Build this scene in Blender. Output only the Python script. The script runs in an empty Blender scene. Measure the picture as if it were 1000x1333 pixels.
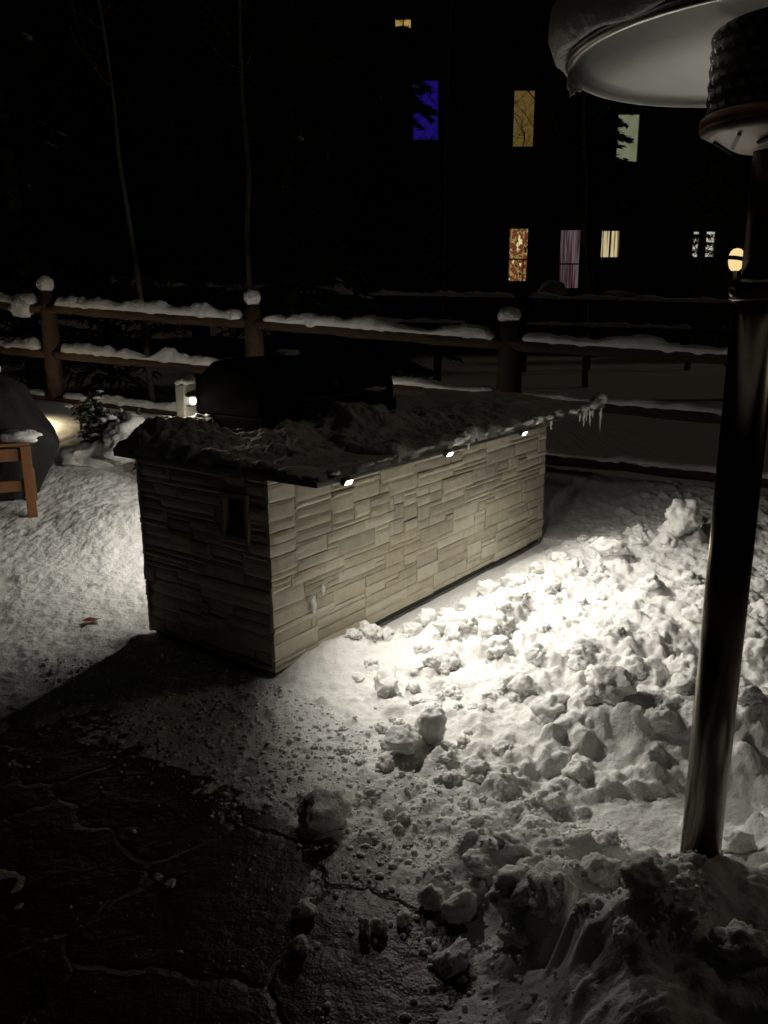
import bpy, math, random
import numpy as np
from mathutils import Vector, Matrix, noise as mnoise
R = math.radians
random.seed(7)
rng = np.random.default_rng(11)
S = bpy.context.scene
COL = S.collection

# ------------------------------------------------------------------ noise
def _h(ix, iy, seed):
    n = (ix.astype(np.int64)*374761393 + iy.astype(np.int64)*668265263 + seed*1274126177) & 0xffffffff
    n = ((n ^ (n >> 13))*1274126177) & 0xffffffff
    n = (n ^ (n >> 16)) & 0xffffffff
    return n/4294967295.0*2-1
def vnoise(x, y, seed=0):
    ix, iy = np.floor(x), np.floor(y)
    fx, fy = x-ix, y-iy
    u = fx*fx*fx*(fx*(fx*6-15)+10); v = fy*fy*fy*(fy*(fy*6-15)+10)
    a, b = _h(ix, iy, seed), _h(ix+1, iy, seed)
    c, d = _h(ix, iy+1, seed), _h(ix+1, iy+1, seed)
    return (a*(1-u)+b*u)*(1-v)+(c*(1-u)+d*u)*v
def fbm(x, y, s, oct=4, seed=0, gain=.5):
    r = 0; a = 1; f = s; t = 0
    for i in range(oct):
        ca, sa = math.cos(i*1.1+.4), math.sin(i*1.1+.4)
        r = r+a*vnoise((x*ca-y*sa)*f, (x*sa+y*ca)*f, seed+i*17); t += a; a *= gain; f *= 2.03
    return r/t
def sstep(a, b, x):
    t = np.clip((x-a)/(b-a), 0, 1); return t*t*(3-2*t)

# ------------------------------------------------------------------ mesh helpers
def link(o, parent=None):
    COL.objects.link(o)
    if parent: o.parent = parent
    return o
def obj(name, vf, mat, parent=None, smooth=False):
    v, f = vf
    me = bpy.data.meshes.new(name); me.from_pydata([tuple(p) for p in v], [], [tuple(q) for q in f]); me.validate(); me.update()
    if smooth: me.polygons.foreach_set('use_smooth', [True]*len(me.polygons))
    if mat: me.materials.append(mat)
    return link(bpy.data.objects.new(name, me), parent)
def npmesh(name, V, Q, mat, parent=None, smooth=True):
    me = bpy.data.meshes.new(name)
    me.vertices.add(len(V)); me.vertices.foreach_set('co', V.astype(np.float32).ravel())
    me.loops.add(Q.size); me.loops.foreach_set('vertex_index', Q.astype(np.int32).ravel())
    me.polygons.add(len(Q)); me.polygons.foreach_set('loop_start', np.arange(0, Q.size, Q.shape[1], dtype=np.int32))
    me.update(calc_edges=True); me.validate()
    me.polygons.foreach_set('use_smooth', np.full(len(Q), smooth))
    if mat: me.materials.append(mat)
    return link(bpy.data.objects.new(name, me), parent)
def gridq(nx, ny):
    i = np.arange(nx-1)[None, :]+np.arange(ny-1)[:, None]*nx
    i = i.ravel(); return np.stack([i, i+1, i+1+nx, i+nx], 1)
def join(*parts):
    V, Fc = [], []
    for v, f in parts:
        n = len(V); V += [tuple(p) for p in v]; Fc += [tuple(i+n for i in q) for q in f]
    return V, Fc
def box(x0, x1, y0, y1, z0, z1, b=0.0):
    if b <= 0:
        v = [(x, y, z) for z in (z0, z1) for y in (y0, y1) for x in (x0, x1)]
        return v, [(0, 2, 3, 1), (4, 5, 7, 6), (0, 1, 5, 4), (2, 6, 7, 3), (0, 4, 6, 2), (1, 3, 7, 5)]
    import bmesh
    bm = bmesh.new(); bmesh.ops.create_cube(bm, size=1)
    for p in bm.verts:
        p.co = ((x0+x1)/2+p.co.x*(x1-x0), (y0+y1)/2+p.co.y*(y1-y0), (z0+z1)/2+p.co.z*(z1-z0))
    bmesh.ops.bevel(bm, geom=bm.edges[:], offset=b, segments=2, affect='EDGES', profile=.7)
    bm.verts.index_update()
    v = [tuple(p.co) for p in bm.verts]; f = [tuple(q.index for q in fc.verts) for fc in bm.faces]; bm.free()
    return v, f
def xf(vf, M): return [tuple(M @ Vector(p)) for p in vf[0]], vf[1]
def tube(pts, rad, n=8, cap=True):
    pts = [Vector(p) for p in pts]
    if not hasattr(rad, '__len__'): rad = [rad]*len(pts)
    V, Fc = [], []
    up = None
    for i, p in enumerate(pts):
        t = (pts[min(i+1, len(pts)-1)]-pts[max(i-1, 0)]).normalized()
        if up is None: up = Vector((0, 0, 1)) if abs(t.z) < .9 else Vector((1, 0, 0))
        a = t.cross(up).normalized(); b = a.cross(t).normalized(); up = b
        for k in range(n):
            w = 2*math.pi*k/n; V.append(p+(a*math.cos(w)+b*math.sin(w))*rad[i])
    for i in range(len(pts)-1):
        for k in range(n):
            Fc.append((i*n+k, i*n+(k+1) % n, (i+1)*n+(k+1) % n, (i+1)*n+k))
    if cap: Fc.append(tuple(range(n))[::-1]); Fc.append(tuple((len(pts)-1)*n+k for k in range(n)))
    return V, Fc
def lathe(prof, n=32, close=False):
    V, Fc = [], []
    for r, z in prof:
        for k in range(n):
            w = 2*math.pi*k/n; V.append((r*math.cos(w), r*math.sin(w), z))
    m = len(prof)
    for i in range(m-1 if not close else m):
        j = (i+1) % m
        for k in range(n): Fc.append((i*n+k, i*n+(k+1) % n, j*n+(k+1) % n, j*n+k))
    if not close:
        if prof[0][0] > 0: Fc.append(tuple(range(n))[::-1])
        if prof[-1][0] > 0: Fc.append(tuple((m-1)*n+k for k in range(n)))
    return V, Fc
_ico = {}
def ico(sub):
    if sub not in _ico:
        import bmesh
        bm = bmesh.new(); bmesh.ops.create_icosphere(bm, subdivisions=sub, radius=1); bm.verts.index_update()
        _ico[sub] = ([v.co.copy() for v in bm.verts], [tuple(v.index for v in f.verts) for f in bm.faces]); bm.free()
    return _ico[sub]
def lump(rx, ry, rz, seed, rough=.22, cuts=5, sub=4, off=(0, 0, 0)):
    """a broken clod: a ball cut by random planes and roughened"""
    V0, Fc = ico(sub); rr = random.Random(seed)
    pl = []
    for _ in range(cuts):
        d = Vector((rr.gauss(0, 1), rr.gauss(0, 1), rr.gauss(0, 1))).normalized(); pl.append((d, rr.uniform(.55, .85)))
    V = []
    o = Vector((seed*3.17 % 50, seed*1.91 % 50, seed*.77 % 50))
    for p in V0:
        q = p.copy()
        for d, c in pl:
            e = q.dot(d)-c
            if e > 0: q -= d*e*.85
        n = mnoise.fractal(p*1.6+o, 1, 2, 4)*rough + mnoise.noise(p*7+o)*rough*.22 + mnoise.noise(p*15+o)*rough*.1
        q = q*(1+n)
        V.append((q.x*rx+off[0], q.y*ry+off[1], q.z*rz+off[2]))
    return V, Fc
def two_tone(name, vf, snow_bits, parent):
    """needles or leaves with the snow lodged among them, one mesh"""
    o = obj(name, join(vf, *snow_bits), M['needle'], parent); o.data.materials.append(M['snow'])
    k = len(vf[1])
    for p in o.data.polygons:
        if p.index >= k: p.material_index = 1; p.use_smooth = True
    return o
def empty(name, loc=(0, 0, 0), rz=0):
    o = bpy.data.objects.new(name, None); o.empty_display_size = .1; o.location = loc; o.rotation_euler = (0, 0, rz); COL.objects.link(o); return o
def tag(o, label, cat, group=None, kind=None):
    o['label'] = label; o['category'] = cat
    if group: o['group'] = group
    if kind: o['kind'] = kind
    return o
def struct(o, label=None, cat=None):
    o['kind'] = 'structure'
    if label: o['label'] = label
    if cat: o['category'] = cat
    return o
def dup(o, parent=None):
    c = o.copy(); COL.objects.link(c); c.parent = parent
    for ch in list(o.children): dup(ch, c)
    return c

# ------------------------------------------------------------------ materials
def mat(name, base=(.5, .5, .5), rough=.6, metal=0., bump=None, var=None, spec=.5, coord='Object', sss=0.):
    """bump: list of (scale, strength, distance); var: (colour2, scale, contrast)"""
    m = bpy.data.materials.new(name); m.use_nodes = True
    nt = m.node_tree; N = nt.nodes; L = nt.links; b = N['Principled BSDF']
    b.inputs['Base Color'].default_value = (*base, 1); b.inputs['Roughness'].default_value = rough; b.inputs['Metallic'].default_value = metal
    b.inputs['Specular IOR Level'].default_value = spec
    tc = N.new('ShaderNodeTexCoord')
    if var:
        t = N.new('ShaderNodeTexNoise'); t.inputs['Scale'].default_value = var[1]; t.inputs['Detail'].default_value = 6; t.inputs['Roughness'].default_value = .65
        L.new(tc.outputs[coord], t.inputs['Vector'])
        r = N.new('ShaderNodeValToRGB'); c = var[2]
        r.color_ramp.elements[0].position = .5-c; r.color_ramp.elements[1].position = .5+c
        r.color_ramp.elements[0].color = (*base, 1); r.color_ramp.elements[1].color = (*var[0], 1)
        L.new(t.outputs['Fac'], r.inputs['Fac']); L.new(r.outputs['Color'], b.inputs['Base Color'])
    if bump:
        prev = None
        for sc, st, di in bump:
            t = N.new('ShaderNodeTexNoise'); t.inputs['Scale'].default_value = sc; t.inputs['Detail'].default_value = 4
            L.new(tc.outputs[coord], t.inputs['Vector'])
            bp = N.new('ShaderNodeBump'); bp.inputs['Strength'].default_value = st; bp.inputs['Distance'].default_value = di
            L.new(t.outputs['Fac'], bp.inputs['Height'])
            if prev: L.new(prev.outputs['Normal'], bp.inputs['Normal'])
            prev = bp
        L.new(prev.outputs['Normal'], b.inputs['Normal'])
    if sss:
        b.inputs['Subsurface Weight'].default_value = sss; b.inputs['Subsurface Radius'].default_value = (1, .95, .9); b.inputs['Subsurface Scale'].default_value = .012
    return m
def emit(name, col, strength):
    m = bpy.data.materials.new(name); m.use_nodes = True; b = m.node_tree.nodes['Principled BSDF']
    b.inputs['Base Color'].default_value = (0, 0, 0, 1); b.inputs['Emission Color'].default_value = (*col, 1); b.inputs['Emission Strength'].default_value = strength
    return m

M = {}
M['snow'] = mat('snow', (.82, .82, .80), .75, bump=[(48, .6, .014), (190, .55, .005)], var=((.72, .71, .69), 9, .25), spec=.2, sss=.6)
M['ice'] = mat('ice', (.75, .78, .8), .12, spec=.6); M['ice'].node_tree.nodes['Principled BSDF'].inputs['Transmission Weight'].default_value = .5
M['slab'] = mat('dark_slab', (.030, .027, .024), .4, bump=[(60, .15, .003)], var=((.06, .055, .05), 30, .2))
M['dark'] = mat('dark_core', (.03, .028, .025), .9)
M['black'] = mat('black_plastic', (.015, .015, .015), .45)
M['white'] = mat('white_vinyl', (.45, .44, .41), .5)
M['grill'] = mat('black_enamel', (.003, .003, .0035), .6, bump=[(25, .08, .003)], spec=.06)
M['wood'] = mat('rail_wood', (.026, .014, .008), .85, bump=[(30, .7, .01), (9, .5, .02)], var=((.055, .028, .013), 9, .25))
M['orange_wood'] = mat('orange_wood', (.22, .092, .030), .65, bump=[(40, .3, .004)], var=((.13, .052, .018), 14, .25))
M['cover'] = mat('dark_fabric', (.008, .007, .0065), .8, bump=[(120, .3, .003), (8, .5, .03)])
M['steel'] = mat('brushed_steel', (.27, .24, .21), .24, 1.0, bump=[(300, .05, .001)], var=((.18, .15, .12), 14, .2))
M['steel_dark'] = mat('dark_steel', (.045, .037, .03), .33, .9, var=((.17, .12, .08), 16, .2))
M['screen'] = mat('dark_mesh', (.02, .018, .016), .55, .3)  # one even near-black tone for the burner screen
M['alu'] = mat('satin_aluminium', (.70, .70, .68), .30, 1.0, bump=[(6, .08, .02)])
M['bowl'] = mat('warm_bronze', (.16, .075, .03), .5, .3, bump=[(30, .15, .004)], var=((.20, .10, .05), 14, .2))
M['underplate'] = mat('pale_plate', (.62, .58, .52), .5, .2)
M['brass'] = mat('polished_brass', (.95, .72, .36), .09, 1.0)
M['bark'] = mat('grey_bark', (.24, .22, .19), .9, bump=[(20, .6, .02)], var=((.10, .09, .08), 5, .15))
M['darkbark'] = mat('dark_bark', (.06, .05, .04), .9, bump=[(20, .6, .02)])
M['needle'] = mat('needles', (.028, .045, .024), .7, var=((.05, .07, .035), 3, .2))
M['leafbrown'] = mat('dead_leaf', (.22, .09, .03), .7)
M['siding'] = mat('brown_siding', (.055, .038, .028), .8, bump=[(12, .3, .02)], var=((.075, .05, .035), 4, .3))
M['roof'] = mat('roof_shingle', (.04, .038, .036), .9)
M['trim'] = mat('window_trim', (.10, .07, .05), .7)

def stone_mat():
    m = mat('ledger_stone', (.5, .45, .33), .85, bump=[(38, .3, .005), (140, .3, .002)], spec=.3)
    nt = m.node_tree; N = nt.nodes; L = nt.links; b = N['Principled BSDF']
    a = N.new('ShaderNodeVertexColor'); a.layer_name = 'tone'
    t = N.new('ShaderNodeTexNoise'); t.inputs['Scale'].default_value = 11; t.inputs['Detail'].default_value = 7; t.inputs['Roughness'].default_value = .7
    tc = N.new('ShaderNodeTexCoord'); L.new(tc.outputs['Object'], t.inputs['Vector'])
    r = N.new('ShaderNodeValToRGB'); r.color_ramp.elements[0].position = .3; r.color_ramp.elements[1].position = .7
    r.color_ramp.elements[0].color = (.82, .79, .72, 1); r.color_ramp.elements[1].color = (1.08, 1.05, 1.0, 1)
    L.new(t.outputs['Fac'], r.inputs['Fac'])
    x = N.new('ShaderNodeMixRGB'); x.blend_type = 'MULTIPLY'; x.inputs['Fac'].default_value = 1
    L.new(a.outputs['Color'], x.inputs[1]); L.new(r.outputs['Color'], x.inputs[2]); L.new(x.outputs['Color'], b.inputs['Base Color'])
    return m
M['stone'] = stone_mat()

def patio_mat():
    m = mat('stamped_concrete', (.080, .050, .031), .42, bump=[(7, .6, .03), (30, .5, .012), (120, .35, .003)], var=((.030, .021, .016), 5, .2))
    nt = m.node_tree; N = nt.nodes; L = nt.links; b = N['Principled BSDF']
    tc = N.new('ShaderNodeTexCoord'); w = N.new('ShaderNodeTexNoise'); w.inputs['Scale'].default_value = 4; w.inputs['Detail'].default_value = 4
    L.new(tc.outputs['Object'], w.inputs['Vector'])
    ad = N.new('ShaderNodeVectorMath'); ad.operation = 'MULTIPLY_ADD'; ad.inputs[1].default_value = (.24, .24, .24)
    L.new(w.outputs['Color'], ad.inputs[0]); L.new(tc.outputs['Object'], ad.inputs[2])
    v = N.new('ShaderNodeTexVoronoi'); v.feature = 'DISTANCE_TO_EDGE'; v.inputs['Scale'].default_value = 2.0; L.new(ad.outputs[0], v.inputs['Vector'])
    mr = N.new('ShaderNodeMapRange'); mr.inputs['From Min'].default_value = .0; mr.inputs['From Max'].default_value = .035; L.new(v.outputs['Distance'], mr.inputs['Value'])
    bp = N.new('ShaderNodeBump'); bp.inputs['Strength'].default_value = .8; bp.inputs['Distance'].default_value = .009; L.new(mr.outputs[0], bp.inputs['Height'])
    old = b.inputs['Normal'].links[0].from_socket; L.new(old, bp.inputs['Normal']); L.new(bp.outputs['Normal'], b.inputs['Normal'])
    return m
M['patio'] = patio_mat()

# ------------------------------------------------------------------ camera
cam = bpy.data.cameras.new('camera'); co = bpy.data.objects.new('camera', cam); COL.objects.link(co); S.camera = co
cam.sensor_fit = 'VERTICAL'; cam.sensor_height = 36; cam.sensor_width = 27; cam.lens = 1060/1333*36
cam.clip_start = .05; cam.clip_end = 500
PITCH, ROLL = .2474, -.0067
f = Vector((0, math.cos(PITCH), -math.sin(PITCH))); r = Vector((1, 0, 0)); u = r.cross(f)
Rm = Matrix((r, u, -f)).transposed() @ Matrix.Rotation(ROLL, 3, 'Z')
co.matrix_world = Matrix.Translation((0, 0, 1.65)) @ Rm.to_4x4()

# ------------------------------------------------------------------ counter frame
PHI = .6319
C0 = Vector((-.4786, 3.3323, 0)); D = Vector((math.sin(PHI), math.cos(PHI), 0)); Nn = Vector((-math.cos(PHI), math.sin(PHI), 0))
CL, CW, CH = 2.72, .90, .952
def W(s, t, z=0): q = C0+D*s+Nn*t; return Vector((q.x, q.y, z))
ROT = math.pi/2-PHI

# ------------------------------------------------------------------ ground: patio sheet and snow
def axis(lo, hi, cuts):
    """cuts: list of (from, to, step) dense ranges; outside, growing steps"""
    a = [cuts[0][0]]
    for c0, c1, st in cuts:
        while a[-1] < c1-1e-6: a.append(a[-1]+(st if not callable(st) else st(a[-1])))
    st = a[-1]-a[-2]
    while a[-1] < hi: st *= 1.22; a.append(a[-1]+st)
    b = [a[0]]; st = a[1]-a[0]
    while b[-1] > lo: st *= 1.22; b.append(b[-1]-st)
    return np.array(b[::-1][:-1]+a)
gx = axis(-70, 70, [(-2.9, 2.9, .0105)])
gy = axis(-30, 80, [(1.25, 8.2, lambda y: max(.0065, .0065+.0028*(y-1.5)))])
X, Y = np.meshgrid(gx, gy)

def gauss(cx, cy, rx, ry, h, rot=0.):
    c, s = math.cos(rot), math.sin(rot); dx, dy = X-cx, Y-cy
    a, b = (dx*c+dy*s)/rx, (-dx*s+dy*c)/ry
    return h*np.exp(-(a*a+b*b))
# counter coordinates
SS = (X-C0.x)*D.x+(Y-C0.y)*D.y; TT = (X-C0.x)*Nn.x+(Y-C0.y)*Nn.y

# edge of the cleared patio (x of snow edge as a function of y), warped
wx = X+.10*fbm(X, Y, 3.1, 5, 3)+.03*fbm(X, Y, 14, 3, 5); wy = Y+.10*fbm(X, Y, 3.1, 5, 9)+.03*fbm(X, Y, 14, 3, 8)
ey = np.array([-5, 1.2, 1.6, 1.75, 1.95, 2.15, 2.3, 2.5, 3.2, 5, 9]); ex = np.array([.15, .12, .24, .26, .17, .05, -.12, -.5, -1.3, -3.0, -6])
edge = np.interp(wy, ey, ex)
dist = (wx-edge)*.8                      # metres inside the snow, right of the edge
# left snow: beyond y = 3.45 on the left side of the counter
dl = (wy-(3.02-.10*(wx+1.2)))
inside = np.maximum(np.where(wx < -.45, -9, dist), np.where(wx < -.2, dl*.8, -9))
inside = np.maximum(inside, dist)
base = np.where(inside > 0, .034*sstep(-.05, .55, inside), inside*.06)
base = base+(.016*fbm(X, Y, 8, 5, 21, .6)+.010*fbm(X, Y, 38, 4, 22, .6))*sstep(-.45, .0, inside)
# thin dusting patches on the shaded patio
patch = gauss(-1.12, 2.05, .22, .22, 1)+gauss(-1.35, 2.85, .8, .2, .6)+gauss(-.75, 2.95, .35, .14, .8, -.3)+gauss(-.35, 2.75, .25, .25, .9)
dust = patch*.75+fbm(X, Y, 5, 5, 33)*.5+fbm(X, Y, 30, 4, 34, .65)*.45-.62
base = np.maximum(base, np.clip(dust*.05, -.05, .02))
# broad shapes
rightside = sstep(-.05, -.5, TT)*sstep(-1.2, .2, SS+.2)
h = base.copy()
big = np.zeros_like(X)
big += gauss(1.15, 2.75, .38, .15, .15, -.12)      # ridge behind the heater
big += gauss(.78, 2.92, .16, .13, .08)
big += gauss(1.75, 2.6, .5, .2, .14)
big += gauss(1.0, 3.55, .55, .40, .10, .5)
big += gauss(1.9, 3.9, .7, .6, .17)
big += gauss(1.6, 4.9, .6, .4, .10)
big += gauss(2.6, 5.3, .8, .8, .2)
big += gauss(.78, 1.70, .26, .15, .27)             # mound round the heater
big += gauss(.46, 1.86, .10, .09, .15)
big += gauss(.56, 1.55, .16, .14, .24)
big += gauss(.95, 1.35, .35, .22, .36)
big += gauss(.50, 1.30, .14, .14, .20)
big += gauss(1.25, 1.8, .25, .3, .26)
big += gauss(.30, 2.10, .12, .08, .07)
big += gauss(.52, 2.08, .14, .07, .10)
big += gauss(.62, 3.95, .30, .14, .07, ROT)
hol = gauss(.72, 2.28, .24, .12, 1)+gauss(1.15, 2.38, .28, .12, 1)
# left bank, fence bank, distance
fx_ = 8.6-.351*(X+3.43)
bank = sstep(4.1, 7.9, Y-.2*X)*.0
lb = np.clip((Y-3.9)/4.5, 0, 1.2)*sstep(-.6, -1.9, X+.18*(Y-4))*.62
fence_h = np.interp(X, [-9, -3.43, 1.06, 3, 6], [.95, .70, .30, .12, 0])
fb = fence_h*sstep(-1.9, .1, Y-fx_)*sstep(.85, 1.3, np.maximum(TT, SS-CL+.6))
fb = np.where(TT > .2, fb, fence_h*sstep(-1.2, .1, Y-fx_))
fb = fb*(1-.8*sstep(.2, 2.2, Y-fx_)); lb = lb*(1-.8*sstep(.2, 2.2, Y-fx_))
big += np.maximum(lb, fb)
far = np.interp(Y, [0, 9, 13, 20, 26, 80], [0, 0, .10, .15, .2, .3])
big += far*sstep(.2, 2.5, Y-fx_)
big += gauss(-1.55, 5.35, .5, .35, .16)
h = h+big*sstep(-.02, .12, inside+big*.5)
h -= hol*.05
# snow piled at the near corner / along part of the long wall, gap along the rest
h += .11*np.exp(-((SS-.35)/.28)**2-((TT+.10)/.16)**2)
h += .03*np.exp(-((SS+.10)/.10)**2-((TT-.8)/.25)**2)
h += .06*np.exp(-((SS-1.3)/.9)**2-((TT+.42)/.16)**2)
# lumpy masks
lm = np.clip(sstep(.02, .35, inside), 0, 1)*np.where(TT < 0, 1, .35)*sstep(9, 6, Y)*sstep(-1.2, -.4, -np.abs(X)+2.4)
rough = np.clip(.25+.9*sstep(-.14, -.34, TT)*sstep(-.3, .5, SS)+.6*sstep(-.6, -.9, TT)*sstep(-1.2, -.5, SS)+.6*sstep(.2, .5, X)*sstep(2.6, 2.2, Y), 0, 1)
rough = np.where(TT > 0, np.where(SS > .05, .42, .22), rough)*(1-.85*np.clip(hol, 0, 1))
h += lm*rough*(.035*np.abs(fbm(X, Y, 5.5, 3, 41))+.018*fbm(X, Y, 15, 3, 43))
Hs = h.copy()
# pile foot softened
# stamped debris: faceted clods pushed into the surface
def hs_at(px, py):
    i = np.searchsorted(gx, px)-1; j = np.searchsorted(gy, py)-1
    return Hs[j, i]
def mask_at(A, px, py):
    i = np.searchsorted(gx, px)-1; j = np.searchsorted(gy, py)-1
    return A[j, i]
dens = lm*rough
def stamp(px, py, rad, hz, seed, sink=.5, sharp=0.):
    rr = random.Random(seed)
    i0, i1 = np.searchsorted(gx, [px-rad*1.5, px+rad*1.5]); j0, j1 = np.searchsorted(gy, [py-rad*1.5, py+rad*1.5])
    if i1-i0 < 2 or j1-j0 < 2: return
    x = X[j0:j1, i0:i1]; y = Y[j0:j1, i0:i1]
    a = rr.uniform(0, 6.28); el = rr.uniform(.65, 1.)
    wob = .42*rad
    x_ = x+wob*vnoise(x/rad*1.7, y/rad*1.7, seed)+.35*wob*vnoise(x/rad*4.5, y/rad*4.5, seed+3)
    y_ = y+wob*vnoise(x/rad*1.7, y/rad*1.7, seed+7)+.35*wob*vnoise(x/rad*4.5, y/rad*4.5, seed+5)
    dx, dy = (x_-px)/rad, (y_-py)/rad
    c, s = math.cos(a), math.sin(a); dx, dy = dx*c+dy*s, (-dx*s+dy*c)/el
    rr2 = dx*dx+dy*dy
    dome = np.sqrt(np.clip(1-rr2, 0, None))
    z = np.clip(1-rr2**1.6, 0, None)**.8
    for _ in range(3):
        w = rr.uniform(0, 6.28); sl = rr.uniform(.2, 1.3); c0 = rr.uniform(.6, 1.15)
        z = np.minimum(z, c0-sl*(dx*math.cos(w)+dy*math.sin(w))*.8)
    z = z*.7+dome*.3
    z = z*(1+.45*fbm(x/rad, y/rad, 1.7, 4, seed+11, .6))
    zz = mask_at(Hs, px, py)-sink*hz+z*hz*(1+sink)
    zz = np.where(rr2 < 1.0, zz-.3*hz*sstep(.7, 1., rr2), -9)
    h[j0:j1, i0:i1] = np.maximum(h[j0:j1, i0:i1], zz)
n_st = 0
for k in range(16000):
    px = rng.uniform(-.75, 2.7); py = rng.uniform(1.35, 6.3)
    d = float(mask_at(dens, px, py))
    cl = .5+.5*math.tanh(3*float(vnoise(np.array([px*2.6]), np.array([py*2.6]), 77)[0])+.2)
    if rng.random() > d*(.25+.75*cl): continue
    st = (px-C0.x)*D.x+(py-C0.y)*D.y, (px-C0.x)*Nn.x+(py-C0.y)*Nn.y
    if -.05 < st[0] < CL+.1 and -.17 < st[1] < CW+.05: continue
    rad = .0105*(rng.pareto(2.0)+1); rad = min(rad, .06)
    if py > 3.5: rad = max(rad, .018)
    if st[1] > -.9 and st[0] < .3: rad = min(rad, .036)
    stamp(px, py, rad, rad*rng.uniform(.4, .8), int(rng.integers(1e6))); n_st += 1
for k in range(1500):
    s1, t1 = rng.uniform(-.15, 2.7), -rng.uniform(.12, .75); p = W(s1, t1)
    if s1 > .62 and t1 > -.19: continue
    rad = min(.009*(rng.pareto(2.2)+1), .04 if s1 > .5 else .026); stamp(p.x, p.y, max(rad, .011), max(rad, .011)*rng.uniform(.5, .9), int(rng.integers(1e6)))
# larger broken blocks placed where the photo shows them
blocks = [(.18, 3.30, .07), (.26, 3.48, .08), (.05, 3.05, .05), (.42, 3.55, .08), (.80, 4.22, .07), (1.0, 4.3, .09), (1.05, 4.6, .08), (1.4, 4.75, .09), (1.3, 4.95, .07), (2.1, 5.4, .10), (-.03, 3.15, .055), (.45, 3.72, .10), (.60, 3.92, .09), (.33, 3.60, .07), (.86, 4.10, .09), (.66, 3.62, .06), (.98, 3.95, .07), (1.86, 4.95, .13), (1.72, 5.1, .09), (1.2, 4.4, .08), (1.42, 4.0, .09), (1.62, 4.15, .08),
          (.21, 2.06, .075), (.30, 2.10, .07), (.40, 2.10, .085), (.49, 2.03, .09), (.58, 2.0, .075), (.27, 1.86, .06), (.38, 1.90, .085), (.34, 1.76, .06), (.45, 1.78, .08), (.57, 1.80, .08), (.63, 1.88, .06), (.70, 1.87, .07), (.50, 1.60, .08),
          (.66, 1.58, .09), (.60, 2.66, .08), (.70, 2.78, .09), (.82, 2.85, .085), (.95, 2.80, .10), (1.1, 2.78, .09), (1.22, 2.85, .11), (1.4, 2.7, .1), (.48, 2.62, .06), (.40, 2.50, .06), (.34, 2.72, .05), (.32, 2.30, .06), (.44, 2.36, .055),
          (1.0, 1.95, .09), (1.15, 2.05, .1), (.92, 2.05, .06), (1.3, 3.2, .1), (1.6, 3.3, .12), (1.15, 3.25, .07), (1.5, 3.6, .1), (.95, 3.1, .06), (.75, 3.3, .06), (.55, 3.2, .055), (.9, 3.4, .07), (.72, 1.42, .08), (.47, 1.45, .06)]
Hs = np.maximum(Hs, h*.6+Hs*.4)
for i, (px, py, rad) in enumerate(blocks):
    stamp(px, py, rad*1.15, rad*(.7 if py > 2.3 else .38), 5000+i, .4)
    for q in range(5):
        a = rng.uniform(0, 6.28); stamp(px+rad*1.1*math.cos(a), py+rad*1.1*math.sin(a), rad*rng.uniform(.2, .45), rad*.35, 7000+i*7+q, .2)
for _ in range(1):
    hb = h.copy(); hb[1:-1, 1:-1] = .4*h[1:-1, 1:-1]+.1*(h[:-2, 1:-1]+h[2:, 1:-1]+h[1:-1, :-2]+h[1:-1, 2:])+.05*(h[:-2, :-2]+h[2:, 2:]+h[:-2, 2:]+h[2:, :-2]); h = hb
h = np.where(inside > .25, np.maximum(h, .02+.01*fbm(X, Y, 9, 3, 91)), h)
soft = sstep(2.25, 2.0, Y)
for _ in range(3):
    hb = h.copy(); hb[1:-1, 1:-1] = .3*h[1:-1, 1:-1]+.125*(h[:-2, 1:-1]+h[2:, 1:-1]+h[1:-1, :-2]+h[1:-1, 2:])+.05*(h[:-2, :-2]+h[2:, 2:]+h[:-2, 2:]+h[2:, :-2]); h = h+(hb-h)*soft
# fine relief, stronger on disturbed snow
fine = sstep(-.1, .06, inside)*(.010*fbm(X, Y, 26, 4, 51, .6)+.006*np.abs(fbm(X, Y, 55, 2, 57)))*(.35+1.0*rough)
h += fine*sstep(8, 6.5, Y)
# a strip along the wall foot kept clear of snow, and nothing inside the counter footprint
gap = np.minimum(sstep(.10, .0, TT+.16+.05*fbm(X, Y, 6, 3, 61)) , 1)
strip = (TT > -.135-.05*fbm(X, Y, 5, 3, 62)) & (TT < .05) & (SS > .66+.1*fbm(X, Y, 6, 2, 63)) & (SS < CL+.03)
h = np.where(strip, np.minimum(h, .006+.004*fbm(X, Y, 12, 3, 64)), h)
inb = (SS > .05) & (SS < CL-.03) & (TT > .05) & (TT < CW-.05)
h = np.where(inb, .02, h)
V = np.stack([X.ravel(), Y.ravel(), h.ravel()], 1)
snow = npmesh('snow', V, gridq(len(gx), len(gy)), M['snow'])
struct(snow, 'trampled lumpy snow covering the ground around the stone counter', 'snow')
def gh(px, py):
    i = np.searchsorted(gx, px)-1; j = np.searchsorted(gy, py)-1; return float(h[j, i])

pat = obj('patio', ([(-5, -4, 0), (5, -4, 0), (5, 7, 0), (-5, 7, 0)], [(0, 1, 2, 3)]), M['patio'])
struct(pat, 'dark stamped concrete patio showing where the snow was cleared', 'patio')

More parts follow.
